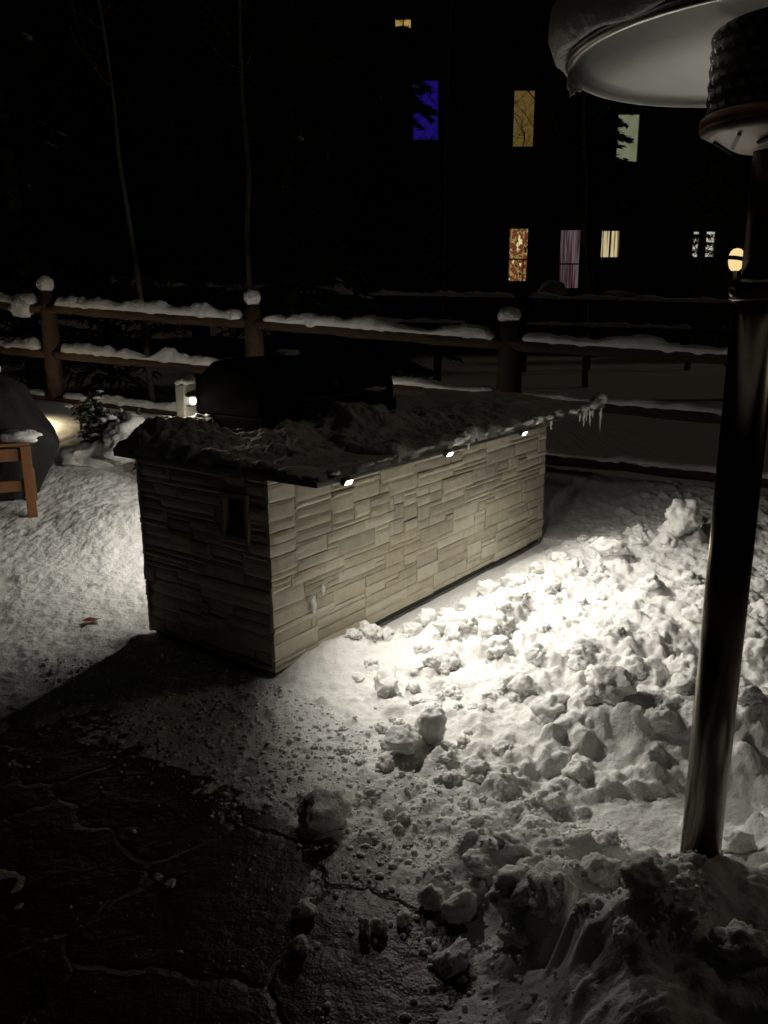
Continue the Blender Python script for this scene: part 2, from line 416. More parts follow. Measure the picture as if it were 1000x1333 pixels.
# ------------------------------------------------------------------ the stone counter
counter = empty('outdoor_counter', C0, ROT)
tag(counter, 'outdoor kitchen counter clad in cream ledger stone under a dark slab', 'counter')
def stones(length, height, seed, to_world, z0=.065):
    """pack a face with ledger stones; returns verts, quads, tones"""
    rr = random.Random(seed); cu, cv = .042, .0265
    nu, nv = max(1, round(length/cu)), max(1, round((height-z0)/cv)); cu = length/nu; cv = (height-z0)/nv
    occ = [[0]*nu for _ in range(nv)]; rects = []
    for j in range(nv):
        i = 0
        while i < nu:
            if occ[j][i]: i += 1; continue
            k = rr.choices((1, 2, 3), (.32, .48, .20))[0]; w = rr.choice((3, 4, 5, 6, 7, 8, 9, 11)); k = min(k, nv-j); w = min(w, nu-i)
            while w > 1 and any(occ[j][i+q] for q in range(w)): w -= 1
            if nu-(i+w) < 2 and all(not occ[j][q] for q in range(i, nu)): w = nu-i
            for a in range(j, j+k):
                for b in range(i, i+w): occ[a][b] = 1
            rects.append((i*cu, (i+w)*cu, z0+j*cv, z0+(j+k)*cv)); i += w
    Vv, Q, T = [], [], []
    for (u0, u1, v0, v1) in rects:
        dep = rr.choice((.019, .020, .022, .023)) if rr.random() < .72 else rr.uniform(.019, .032); g = .0017
        ta = rr.uniform(-.02, .02); tb = rr.uniform(-.05, .02)
        n = max(2, int((u1-u0)/.02)); m = max(2, int((v1-v0)/.016))
        b0 = len(Vv); sd = rr.uniform(0, 100)
        tone = rr.choice(((.52, .49, .41), (.55, .525, .45), (.47, .44, .36), (.58, .56, .485), (.50, .465, .38), (.44, .415, .36)))
        tv = rr.uniform(.88, 1.08); tone = tuple(c*tv for c in tone)
        jr = [rr.uniform(-.002, .002) for _ in range(4)]
        for b in range(m+1):
            for a in range(n+1):
                fu, fv = a/n, b/m
                uu = u0+g+(u1-u0-2*g)*fu; vv = v0+g+(v1-v0-2*g)*fv+(jr[0]*(1-fu)+jr[1]*fu if b == 0 else 0)
                edge_ = min(a, n-a, b, m-b) == 0
                p = Vector((uu*16+sd, vv*22, sd*.3)); nz = mnoise.fractal(p, 1, 2, 3)*.003
                d = dep+ta*(uu-(u0+u1)/2)*.5+tb*(vv-(v0+v1)/2)+nz-(.004+abs(mnoise.noise(p*2))*.003 if edge_ else 0)
                Vv.append(to_world(uu, vv, d)); T.append(tone)
        for b in range(m):
            for a in range(n):
                i = b0+b*(n+1)+a; Q.append((i, i+1, i+n+2, i+n+1))
        ring = [b0+a for a in range(n+1)]+[b0+b*(n+1)+n for b in range(1, m+1)]+[b0+m*(n+1)+a for a in range(n-1, -1, -1)]+[b0+b*(n+1) for b in range(m-1, 0, -1)]
        back = []
        for i in ring:
            q = Vv[i]; back.append(len(Vv)); Vv.append(None); T.append(tone)
        for i, j in zip(ring, back):
            k = i-b0; a, b = k % (n+1), k//(n+1)
            uu = u0+g+(u1-u0-2*g)*a/n; vv = v0+g+(v1-v0-2*g)*b/m; Vv[j] = to_world(uu, vv, -.002)
        for k in range(len(ring)):
            k2 = (k+1) % len(ring); Q.append((ring[k], back[k], back[k2], ring[k2]))
    return Vv, Q, T
def stone_obj(name, data, parent):
    Vv, Q, T = data
    o = npmesh(name, np.array([tuple(p) for p in Vv]), np.array(Q), M['stone'], parent, smooth=False)
    ca = o.data.color_attributes.new('tone', 'FLOAT_COLOR', 'POINT'); ca.data.foreach_set('color', np.array([(*t, 1) for t in T], dtype=np.float32).ravel())
    return o
IN = .03   # stones stand this far in front of the core
HW = CH-.003
fw = stone_obj('stone_wall', stones(CL, HW, 3, lambda uu, v, d: (uu, IN-d-.0, v)), counter); fw['label'] = 'long lit face of stacked cream stone'
# the end face has a hole for the outlet box: stones skip that opening
OT0, OT1, OZ0, OZ1 = .135, .305, .645, .865
ev = stones(CW-.03, HW, 8, lambda uu, v, d: (IN-d, .03+uu, v))
def cull(data):
    Vv, Q, T = data
    Q2 = []
    for q in Q:
        c = [sum(Vv[i][k] for i in q)/4 for k in range(3)]
        if OT0 < c[1] < OT1 and OZ0 < c[2] < OZ1: continue
        Q2.append(q)
    return Vv, Q2, T
ew = stone_obj('stone_wall', cull(ev), counter); ew['label'] = 'short shaded end face of stacked stone'
stone_obj('stone_wall', stones(CL, HW, 12, lambda uu, v, d: (uu, CW-IN+d, v)), counter)
stone_obj('stone_wall', stones(CW-.06, HW, 15, lambda uu, v, d: (CL-IN+d, .03+uu, v)), counter)
obj('core', join(box(IN, CL-IN, IN, OT0, .03, CH-.004), box(IN+.09, CL-IN, OT0, OT1, .03, CH-.004), box(IN, CL-IN, OT1, CW-IN, .03, CH-.004), box(IN, IN+.09, OT0, OT1, .03, OZ0), box(IN, IN+.09, OT0, OT1, OZ1, CH-.004),
     box(.07, CL-.07, .07, CW-.07, -.02, .03)), M['dark'], counter)
slab = obj('countertop', box(-.025, CL+.23, -.285, CW+.12, CH, CH+.04, .006), M['slab'], counter)
ob = obj('outlet_box', join(box(-.006, .03, OT0, OT0+.022, OZ0, OZ1, .003), box(-.006, .03, OT1-.022, OT1, OZ0, OZ1, .003), box(-.006, .03, OT0+.0225, OT1-.0225, OZ0, OZ0+.026, .003), box(-.006, .03, OT0+.0225, OT1-.0225, OZ1-.024, OZ1, .003)), M['stone'], counter)
ca = ob.data.color_attributes.new('tone', 'FLOAT_COLOR', 'POINT'); ca.data.foreach_set('color', np.tile(np.array([.33, .29, .22, 1], np.float32), len(ob.data.vertices)))
obj('outlet_cover', join(box(.055, .075, OT0+.015, OT1-.015, OZ0+.02, OZ1-.02, .004), box(.04, .055, OT0+.05, OT1-.05, OZ0+.05, OZ1-.07, .004)), M['black'], ob)

M['lens'] = emit('lamp_lens', (1., .93, .78), 14)
def light_area(name, loc, direction, power, sx=.05, sy=.03, spread=180, parent=None):
    l = bpy.data.lights.new(name, 'AREA'); l.shape = 'RECTANGLE'; l.size = sx; l.size_y = sy; l.energy = power; l.color = (1., .90, .70); l.spread = R(spread)
    o = bpy.data.objects.new(name, l); COL.objects.link(o); o.parent = parent; o.location = loc
    o.rotation_euler = Vector(direction).to_track_quat('-Z', 'Y').to_euler(); return o
def fixture(s, t, sign, tilt, power, aim, beam, z=CH+.004):
    """little black lamp head under the slab edge, lens facing out and down"""
    fo = obj('light_fixture', box(-.027, .027, -.013, .012, -.0145, .0145, .003), M['black'], counter)
    fo.location = (s, t, z); fo.rotation_euler = (R(tilt) if sign < 0 else -R(tilt), 0, 0)
    ys = -1 if sign < 0 else 1
    if ys > 0:
        fo.data = fo.data.copy()
        for v in fo.data.vertices: v.co.y *= -1
        fo.data.flip_normals()
    lo = obj('lens', box(-.020, .020, ys*.0135-.002, ys*.0135+.002, -.0095, .0095), M['lens'], fo)
    # the beam leaves the lens mostly downwards
    l = bpy.data.lights.new('lamp_beam', 'SPOT'); l.energy = power; l.color = (1., .95, .85); l.spot_size = R(beam); l.spot_blend = 1; l.shadow_soft_size = .018
    bo = bpy.data.objects.new('lamp_beam', l); COL.objects.link(bo); bo.parent = counter; bo.location = (s, t+ys*.022, z-.020)
    bo.rotation_euler = Vector(aim).to_track_quat('-Z', 'Y').to_euler()
for s, ax, ay, bm_, pw in ((.15, .62, -.80, 148, 40), (.94, .10, -.95, 158, 42), (1.74, .12, -.72, 158, 35)): fixture(s, -.294, -1, 30, pw, (ax, ay, -1), bm_)
for s in (.85, 1.5, 2.1): fixture(s, CW+.122, 1, 45, 36, (-.05, .95, -.85), 172)

# ------------------------------------------------------------------ snow on the countertop
ns, nt_ = 300, 150
s_ = np.linspace(-.035, CL+.245, ns); t_ = np.linspace(-.312, CW+.13, nt_)
A, B = np.meshgrid(s_, t_)
flat_ = 1-.65*sstep(1.1, 1.9, A)
hh = .035+flat_*(.06*fbm(A, B, 2.6, 4, 71, .4)+.035*np.abs(fbm(A, B, 6, 3, 72, .4))+.026*fbm(A, B, 17, 5, 73, .62))
for (cs, ct, rs, hz) in [(.60, .56, .13, .12), (.50, .35, .13, .04), (.20, .62, .16, .04), (.30, .80, .20, .08), (.78, .30, .22, .04), (.12, .90, .10, .05), (.95, .25, .25, .07), (1.3, .1, .2, .05), (1.7, .15, .3, .05), (.35, .30, .2, .03), (2.2, .1, .3, .04)]:
    hh = hh+hz*np.exp(-(((A-cs)/rs)**2+((B-ct)/rs)**2)**1.3)*(1+.35*fbm(A, B, 11, 3, 76))
edged = np.minimum(np.minimum(A+.035, CL+.245-A), np.minimum(B+.312, CW+.13-B))
en = edged-.035*(fbm(A, B, 9, 4, 74)+.35)
hh = np.where(B < .0, hh*(.55+.9*np.clip(fbm(A, B*.3, 3.3, 3, 75)+.3, 0, 1)), hh)
hh = np.where((A < .5) & (B < -.02), np.minimum(hh, .016+.012*fbm(A, B, 10, 3, 78)), hh)
hz = np.clip(hh, 0, .4)*np.sqrt(np.clip(en/.05, 0, 1))
hz = np.where(en > 0, hz, -.010)
# the grill stands in the snow
zz = CH+.04+hz-.002
Vt = np.stack([A.ravel(), B.ravel(), zz.ravel()], 1)
cs_ = npmesh('snow_layer', Vt, gridq(ns, nt_), M['snow']); cs_.location = C0; cs_.rotation_euler = (0, 0, ROT)
tag(cs_, 'uneven snow heaped on top of the dark counter slab', 'snow')
# crust clumps clinging to the slab's front edge
rr = random.Random(5)
def clump(name, s, t, z, rx, ry, rz, seed, label, group=None, m='snow', cat='snow clump', sub=3):
    o = obj(name, lump(rx, ry, rz, seed, .35, 3, sub), M[m], None, True); o.location = W(s, t, z); o.rotation_euler = (0, 0, ROT)
    return tag(o, label, cat, group)
edge_list = [(.08, .035, .014), (.30, .05, .012), (.42, .07, .015), (.55, .08, .016), (.68, .08, .018), (.80, .05, .016), (1.02, .07, .028), (1.10, .06, .036), (1.19, .05, .03), (1.30, .07, .02), (1.42, .09, .024), (1.55, .07, .02), (1.80, .07, .024), (1.93, .06, .03), (2.08, .07, .022), (2.25, .06, .026), (2.45, .08, .02), (2.62, .09, .026), (2.76, .09, .034), (2.88, .08, .045)]
for i, (s, rx, rz) in enumerate(edge_list):
    clump('snow_clump', s, -.288+rr.uniform(-.006, .02), CH+.042+rz*.5, rx, .028, rz, 200+i, 'small clump of crusted snow clinging to the front edge of the counter slab', 'snow clumps along the front slab edge')
clump('snow_clump', 2.93, -.26, CH+.075, .05, .05, .055, 260, 'spiky lump of icy snow on the far front corner of the slab', None)
# icicles
def icicle(s, t, z, ln, r0, seed):
    q = random.Random(seed); n = 7
    pts = [(q.uniform(-.002, .002), q.uniform(-.002, .002), -ln*i/n) for i in range(n+1)]
    o = obj('icicle', tube(pts, [r0*(1-i/n)**.8*(1+.25*math.sin(i*2.1+seed))+.0008 for i in range(n+1)], 8), M['snow'] if seed % 2 else M['ice'], None, True)
    o.location = W(s, t, z); return o
for i, (s, ln) in enumerate([(1.14, .05), (2.12, .06), (2.55, .06), (2.62, .10), (2.66, .07), (2.72, .11), (2.765, .06)]):
    o = icicle(s, -.29, CH+.03, ln, .011, i)
    tag(o, 'short white icicle hanging from the front edge of the counter slab', 'icicle', 'icicles along the front slab edge')
o = icicle(2.92, -.285, CH+.03, .17, .012, 9); tag(o, 'longest icicle hanging under the far corner of the counter slab', 'icicle')
# snow thrown onto the wall
clump('snow_clump', .24, -.012, .325, .018, .012, .040, 301, 'white splat of snow stuck low on the lit stone wall', None)
clump('snow_clump', .315, -.010, .375, .013, .01, .022, 302, 'smaller dab of snow stuck to the lit wall beside a larger splat', None)

# ------------------------------------------------------------------ grill with its hood, on the slab
grill = empty('barbecue_grill', W(1.0, .70, CH+.04), ROT)
tag(grill, 'black hooded barbecue grill half buried in snow on the counter', 'grill')
GL = .56
obj('body', box(-GL, GL, -.25, .27, 0, .13, .01), M['grill'], grill)
prof = [(-.235, .135), (-.245, .20), (-.22, .29), (-.165, .36), (-.08, .40), (.02, .41), (.12, .39), (.20, .33), (.25, .24), (.26, .135)]
hv = []
segs = [(-GL, .90), (-GL+.012, .97), (-GL+.03, 1.), (GL-.03, 1.), (GL-.012, .97), (GL, .90)]
for sx, k in segs:
    for (t, z) in prof: hv.append((sx, t*k, .135+(z-.135)*k))
n = len(prof); hf = []
for i in range(len(segs)-1):
    for j in range(n-1): hf.append((i*n+j, (i+1)*n+j, (i+1)*n+j+1, i*n+j+1))
hf.append(tuple(range(n))); hf.append(tuple((len(segs)-1)*n+j for j in range(n))[::-1]); hf.append(tuple(k for i in range(len(segs)) for k in (i*n,))+tuple(i*n+n-1 for i in range(len(segs)-1, -1, -1)))
hood = obj('hood', (hv, hf), M['grill'], grill)
for p in hood.data.polygons: p.use_smooth = len(p.vertices) == 4
obj('handle', join(tube([(-.36, -.30, .20), (.36, -.30, .20)], .012, 10), tube([(-.33, -.30, .20), (-.33, -.22, .20)], .008, 8), tube([(.33, -.30, .20), (.33, -.22, .20)], .008, 8)), M['steel_dark'], hood)
obj('thermometer', xf(lathe([(.0, .0), (.03, 0), (.034, .008), (.03, .014), (0, .014)], 20), Matrix.Translation((0, -.232, .27)) @ Matrix.Rotation(R(72), 4, 'X')), M['steel_dark'], hood)
for i in range(4):
    obj('knob', xf(lathe([(.024, 0), (.024, .02), (.018, .03), (0, .03)], 16), Matrix.Translation((-.36+i*.24, -.25, .07)) @ Matrix.Rotation(R(90), 4, 'X')), M['black'], grill)
clump('snow_clump', .90, .72, CH+.455, .085, .06, .022, 311, 'flattened patch of snow lying on top of the black grill hood', None)
clump('snow_clump', .86, .62, CH+.40, .035, .02, .03, 312, 'small drip of snow sliding down the front of the grill hood', None)
clump('snow_clump', 1.28, .405, CH+.245, .10, .025, .016, 313, 'thin strip of snow lying along the grill handle', None)

# white lamp post at the back of the slab, left of the grill
lp = empty('lamp_post', W(.405, .965, CH+.04), ROT)
tag(lp, 'short white post with a small lit lamp beside the grill', 'lamp post')
obj('post', box(-.045, .045, -.03, .03, 0, .275, .004), M['white'], lp)
hd = obj('light_fixture', join(box(-.03, .03, -.055, -.0305, .215, .225, .002), box(-.03, .03, -.055, -.0305, .165, .172, .002), box(.020, .026, -.058, -.031, .1725, .2145)), M['black'], lp)  # right side plate added to keep the lamp's light off the grill hood
obj('lens', xf(lathe([(0, -.02), (.010, -.02), (.017, -.008), (.017, .010), (.012, .019), (0, .019)], 16), Matrix.Translation((-.004, -.054, .1935))), emit('soft_lens', (1, .93, .8), 2.2), hd)
light_area('lamp_glow', (-.045, -.062, .19), (-.6, -.6, -.6), .55, .02, .02, 140, lp)
clump('snow_clump', .40, .965, CH+.335, .055, .045, .03, 315, 'icy knob of snow on top of the short white lamp post', None)

# ------------------------------------------------------------------ patio heater
HX, HY = .765, 1.72
ht = empty('patio_heater', (HX, HY, 0)); tag(ht, 'tall steel patio heater with a wide round reflector, its foot in snow', 'patio heater')
obj('lower_pole', lathe([(.046, .05), (.046, 1.665)], 40), M['steel'], ht, True)
obj('collar', lathe([(.0465, 1.655), (.053, 1.658), (.055, 1.664), (.055, 1.690), (.050, 1.698), (.036, 1.70)], 40), M['steel'], ht, True)
obj('upper_pole', lathe([(.034, 1.70), (.034, 2.0)], 32), M['steel_dark'], ht, True)
obj('clamp_bolt', xf(lathe([(0, 0), (.009, .0), (.010, .01), (0, .014)], 12), Matrix.Translation((-.053, -.02, 1.675)) @ Matrix.Rotation(-R(90), 4, 'Y')), M['steel'], ht, True)
bw = obj('burner_bowl', lathe([(.036, 1.945), (.064, 1.948), (.116, 1.972), (.135, 1.979), (.139, 1.985), (.138, 2.001), (.130, 2.007), (.118, 2.009)], 48), M['bowl'], ht, True)
up = obj('underplate', lathe([(.037, 1.940), (.064, 1.943), (.116, 1.967), (.136, 1.978)], 48), M['underplate'], bw, True)
sl = []
for k in range(8):
    w = k*math.pi/4+.35
    sl.append(xf(box(-.030, .030, -.0035, .0035, -.002, .002), Matrix.Rotation(w, 4, 'Z') @ Matrix.Translation((.09, 0, 1.9525)) @ Matrix.Rotation(-R(25), 4, 'Y') @ Matrix.Rotation(R(55), 4, 'Z')))
obj('slot', join(*sl), M['black'], up)
# perforated screen: a shell of staggered open slots
sv, sf = [], []
nr, nk, z0, z1 = 40, 120, 2.004, 2.175
for i in range(nr+1):
    for k in range(nk):
        z = z0+(z1-z0)*i/nr; rad = .127+.0015*math.sin(i) - (.05*max(0, (i/nr-.86)/.14)**2)
        w = 2*math.pi*k/nk; sv.append((rad*math.cos(w), rad*math.sin(w), z))
for i in range(nr):
    for k in range(nk):
        if 2 <= i < nr-3 and (k+i//3) % 4 == 0 and i % 6: continue
        sf.append((i*nk+k, i*nk+(k+1) % nk, (i+1)*nk+(k+1) % nk, (i+1)*nk+k))
obj('burner_screen', (sv, sf), M['screen'], ht)
obj('burner_core', lathe([(.117, 2.01), (.115, 2.16), (0, 2.185)], 32), M['black'], ht, True)
RZ = 2.112
rp = []
for i in range(15):
    q = i/14; rp.append((.02+.365*q, RZ+.085*(1-q**2.2)))
rp += [(.388, RZ-.009), (.398, RZ-.008), (.404, RZ+.002), (.399, RZ+.010), (.392, RZ+.010)]
for i in range(14, -1, -1):
    q = i/14; rp.append((.02+.365*q, RZ+.089*(1-q**2.2)+.006))
rf = obj('reflector', lathe(rp, 96, True), M['alu'], ht, True)
# snow carried on the reflector, sagging past its rim
sv, sf = [], []; n = 96
prof = [(.36, .035), (.392, .016), (.402, .012), (.412, .016), (.424, .05), (.418, .10), (.38, .15), (.30, .18), (.20, .21), (.08, .225), (0.001, .23)]
for i, (rad, z) in enumerate(prof):
    for k in range(n):
        w = 2*math.pi*k/n; d = 1+.035*mnoise.fractal(Vector((math.cos(w)*2.3, math.sin(w)*2.3, z*7)), 1, 2, 4)*(1 if i > 2 else .15)
        sag = .0 if i in (0, 1) else .022*max(0, mnoise.noise(Vector((math.cos(w)*3+9, math.sin(w)*3, 1))))*(1 if 2 <= i <= 5 else 0)
        rad2 = rad*d + (.012 if 2 <= i <= 6 and math.cos(w-math.pi) > .6 else 0)
        sv.append((rad2*math.cos(w), rad2*math.sin(w), RZ+z-sag+.012*mnoise.noise(Vector((rad2*math.cos(w)*9, rad2*math.sin(w)*9, 3)))*(1 if i > 5 else 0)))
for i in range(len(prof)-1):
    for k in range(n): sf.append((i*n+k, i*n+(k+1) % n, (i+1)*n+(k+1) % n, (i+1)*n+k))
o = obj('snow_mound', (sv, sf), M['snow'], None, True); o.location = (HX, HY, 0)
tag(o, 'thick snow cap piled on top of the patio heater reflector', 'snow cap')
o = obj('icicle', lump(.016, .014, .030, 77, .35, 4, 3), M['snow'], None, True); o.location = (HX-.372, HY+.09, RZ-.022)
tag(o, 'stubby lump of ice hanging from the patio heater rim', 'icicle')

# ------------------------------------------------------------------ fences
def rail(p0, p1, rad, seed, mtl, parent, name='rail'):
    p0, p1 = Vector(p0), Vector(p1); n = 12; q = random.Random(seed)
    pts = [p0.lerp(p1, i/n)+Vector((q.uniform(-.006, .006), q.uniform(-.006, .006), q.uniform(-.008, .008))) for i in range(n+1)]
    return obj(name, tube(pts, [rad*(q.uniform(.92, 1.06)) for _ in range(n+1)], 10), mtl, parent, True)
def rail_snow(p0, p1, wid, hgt, seed, label, group, gaps=()):
    """a lumpy strip of snow lying along a rail"""
    p0, p1 = Vector(p0), Vector(p1); d = p1-p0; L = d.length; dn = d.normalized(); sd = Vector((dn.y, -dn.x, 0)).normalized()
    n = max(20, int(L/.022)); m = 9; V, Fc = [], []
    for i in range(n+1):
        f_ = i/n; c = p0.lerp(p1, f_)
        nz = mnoise.fractal(Vector((f_*L*2.4+seed*7.3, seed*1.7, 0)), 1, 2, 4)
        kh = hgt*max(.10, .85+.95*nz); kw = wid*max(.35, .95+.45*mnoise.noise(Vector((f_*L*5, seed, 4))))
        e = min(1, f_*L/.06, (1-f_)*L/.06); e = math.sqrt(max(0, e))
        for g0, g1 in gaps:
            if g0 < f_ < g1: e = min(e, .12)
        kh *= max(.05, e); kw *= .35+.65*e
        droop = .03*max(0, mnoise.noise(Vector((f_*L*9+seed, 2, seed))))
        for j in range(m):
            a = math.pi*j/(m-1); x = math.cos(a); z = math.sin(a)
            jit = 1+.2*mnoise.noise(Vector((f_*L*13, j*1.3, seed)))+.12*mnoise.noise(Vector((f_*L*31, j*2.3, seed)))
            V.append(c+sd*x*kw*jit+Vector((0, 0, z*kh*jit-(droop+.012 if j in (0, m-1) else 0))))
    for i in range(n):
        for j in range(m-1): Fc.append((i*m+j, (i+1)*m+j, (i+1)*m+j+1, i*m+j+1))
        Fc.append((i*m+m-1, (i+1)*m+m-1, (i+1)*m, i*m))
    o = obj('snow_strip', (V, Fc), M['snow'], None, True)
    return tag(o, label, 'snow', group)
FP = [(-5.75, 9.42, 1.82), (-3.43, 8.60, 1.655), (-1.21, 7.82, 1.50), (1.06, 7.02, 1.335), (3.33, 6.22, 1.20), (5.6, 5.42, 1.1)]
PN = ['', 'leftmost visible', 'middle', 'right', '', '']
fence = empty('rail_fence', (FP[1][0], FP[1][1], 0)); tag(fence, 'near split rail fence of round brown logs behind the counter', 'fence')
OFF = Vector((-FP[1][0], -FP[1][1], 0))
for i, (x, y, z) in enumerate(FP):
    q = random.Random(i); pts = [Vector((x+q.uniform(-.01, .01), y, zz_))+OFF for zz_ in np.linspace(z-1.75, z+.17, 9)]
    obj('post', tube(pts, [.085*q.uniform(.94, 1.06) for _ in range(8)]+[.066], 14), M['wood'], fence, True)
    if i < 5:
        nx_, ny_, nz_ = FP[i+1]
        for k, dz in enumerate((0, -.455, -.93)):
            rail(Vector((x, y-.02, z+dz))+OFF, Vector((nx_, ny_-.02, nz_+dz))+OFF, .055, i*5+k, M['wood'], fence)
SPAN = ['left of the left fence post', 'between the left and middle fence posts', 'between the middle and right fence posts', 'right of the right fence post']
for i in range(4):
    a, b = Vector(FP[i]), Vector(FP[i+1]); d = (b-a).normalized()
    for k, (dz, nm) in enumerate(((0, 'top'), (-.455, 'middle'), (-.93, 'bottom'))):
        p0 = a+d*.11+Vector((0, -.02, dz+.045)); p1 = b-d*.11+Vector((0, -.02, dz+.045))
        if i == 0 and k == 0: gp = [(.0, .02)]
        elif i == 1 and k == 1: gp = [(.0, .03)]
        elif i == 2 and k > 0: gp = [(.0, .3)]
        else: gp = []
        rail_snow(p0, p1, .062, ((.10, .085, .05) if i < 2 else (.075, .045, .04))[k], i*3+k, 'white snow strip on the %s rail %s' % (nm, SPAN[i]), 'snow lying along the near fence rails', gp)
for i, nm in ((1, 'left'), (2, 'middle'), (3, 'right')):
    x, y, z = FP[i]
    o = obj('snow_mound', lump((.085, .08, .10)[i-1], (.085, .08, .10)[i-1], (.085, .075, .07)[i-1], 440+i, .12, 1, 4), M['snow'], None, True); o.location = (x, y, z+.235)
    tag(o, ('round snow ball balanced on the %s near fence post' if i == 1 else 'rounded snow cap sitting on the %s near fence post') % nm, 'snow cap')
o = obj('snow_clump', lump(.13, .07, .10, 412, .3, 2, 3), M['snow'], None, True); o.location = (FP[1][0]-.27, FP[1][1]+.05, FP[1][2]+.01)
tag(o, 'heavy snow lump drooping off the top rail left of the left post', 'snow clump')
# fence in the distance
F2 = [(-10.2, 14.4, 2.3), (-4.62, 14, 1.98), (-.36, 13.8, 1.80), (2.26, 13.7, 1.74), (5.9, 13.5, 1.62), (10.5, 13.4, 1.5)]
f2 = empty('rail_fence', (-4.62, 14, 0)); tag(f2, 'far rail fence with thin posts across the dark yard', 'fence')
OFF = Vector((4.62, -14, 0))
for i, (x, y, z) in enumerate(F2):
    obj('post', tube([Vector((x, y, z-1.6))+OFF, Vector((x, y, z-.6))+OFF, Vector((x, y, z+.10))+OFF], [.05, .05, .045], 10), M['wood'], f2, True)
    if i < 5:
        for k, dz in enumerate((0, -.42, -.84)):
            rail(Vector((x, y, z+dz))+OFF, Vector((F2[i+1][0], F2[i+1][1], F2[i+1][2]+dz))+OFF, .05, 60+i*5+k, M['wood'], f2)
for i, nm in ((1, 'left of the far middle post'), (2, 'between the two far posts'), (3, 'right of the far right post')):
    a, b = Vector(F2[i]), Vector(F2[i+1]); d = (b-a).normalized()
    rail_snow(a+d*.1+Vector((0, 0, .045)), b-d*.1+Vector((0, 0, .045)), .085, (.16, .07, .06)[i-1], 30+i, 'faint snow strip on the far fence top rail, %s' % nm, 'snow lying along the far fence rails')
    if i > 1:
        rail_snow(a+d*.1+Vector((0, 0, -.375)), b-d*.9+Vector((0, 0, -.375)), .06, .05, 40+i, 'faint snow strip on the far fence lower rail, %s' % nm, 'snow lying along the far fence rails')

# ------------------------------------------------------------------ left: chair, cover, shrubs, stake, path lamp
gz = gh(-2.4, 5.4)
ch = empty('wooden_chair', (-2.62, 5.40, gz-.03), R(22)); tag(ch, 'orange brown wooden patio chair at the left edge of the snow', 'chair')
for (x, y, hh_) in ((.20, -.02, .53), (-.42, -.02, .53), (.20, .34, .60), (-.42, .34, .60)):
    obj('leg', box(x-.032, x+.032, y-.025, y+.025, -.05, hh_, .005), M['orange_wood'], ch)
obj('seat_rail', box(-.387, .167, -.022, .018, .43, .515, .005), M['orange_wood'], ch)
obj('stretcher', box(-.387, .167, -.020, .016, .22, .295, .005), M['orange_wood'], ch)
obj('seat', join(*[box(-.44, .225, -.03+i*.09, .045+i*.09, .532, .552, .004) for i in range(4)]), M['orange_wood'], ch)
obj('backrest', box(-.40, .10, .36, .385, .56, .80, .01), M['orange_wood'], ch)
# draped cover behind it
cv, cf = [], []; n = 72
rings = [(.03, .32, .33), (.10, .36, .36), (.22, .44, .42), (.36, .52, .50), (.43, .545, .52), (.50, .50, .50), (.62, .40, .44), (.76, .33, .37), (.84, .30, .33), (.875, .25, .26), (.885, .001, .001)]
zz0 = np.array([q_[0] for q_ in rings]); zq = np.concatenate([np.linspace(.03, .86, 26), [.88, .884]])
sm = lambda c: np.convolve(np.pad(np.interp(zq, zz0, [q_[c] for q_ in rings]), 2, mode='edge'), np.ones(5)/5, 'valid')
rings = list(zip(zq, sm(1), sm(2)))+[(.886, .001, .001)]
for i, (z, a_, b_) in enumerate(rings):
    for k in range(n):
        w = 2*math.pi*k/n; fold = 1+(.05*math.sin(w*7+1.3*z*4)+.05*mnoise.noise(Vector((w*2, z*3, 5))))*(1-.3*(z > .8))
        ce, se = math.cos(w), math.sin(w); e = .75
        cv.append((math.copysign(abs(ce)**e, ce)*a_*fold, math.copysign(abs(se)**e, se)*b_*fold, z+.012*mnoise.noise(Vector((ce*3, se*3, z)))))
for i in range(len(rings)-1):
    for k in range(n): cf.append((i*n+k, i*n+(k+1) % n, (i+1)*n+(k+1) % n, (i+1)*n+k))
tc_ = obj('furniture_cover', (cv, cf), M['cover'], None, True); gz2 = gh(-2.8, 6.1); tc_.location = (-2.93, 5.90, gz2-.06); tc_.scale = (1.0, .62, 1.04)
tag(tc_, 'dark fabric cover draped over the back of the wooden chair', 'cover')
o = obj('snow_mound', lump(.27, .20, .10, 420, .3, 3, 4), M['snow'], None, True); o.location = (-3.0, 5.93, gz2+.93)
tag(o, 'mound of snow on top of the dark furniture cover', 'snow cap')
o = obj('snow_clump', lump(.16, .07, .05, 421, .35, 3, 3), M['snow'], None, True); o.location = (-2.49, 5.50, gz+.565)
tag(o, 'ridge of snow lying on the wooden chair seat', 'snow clump')

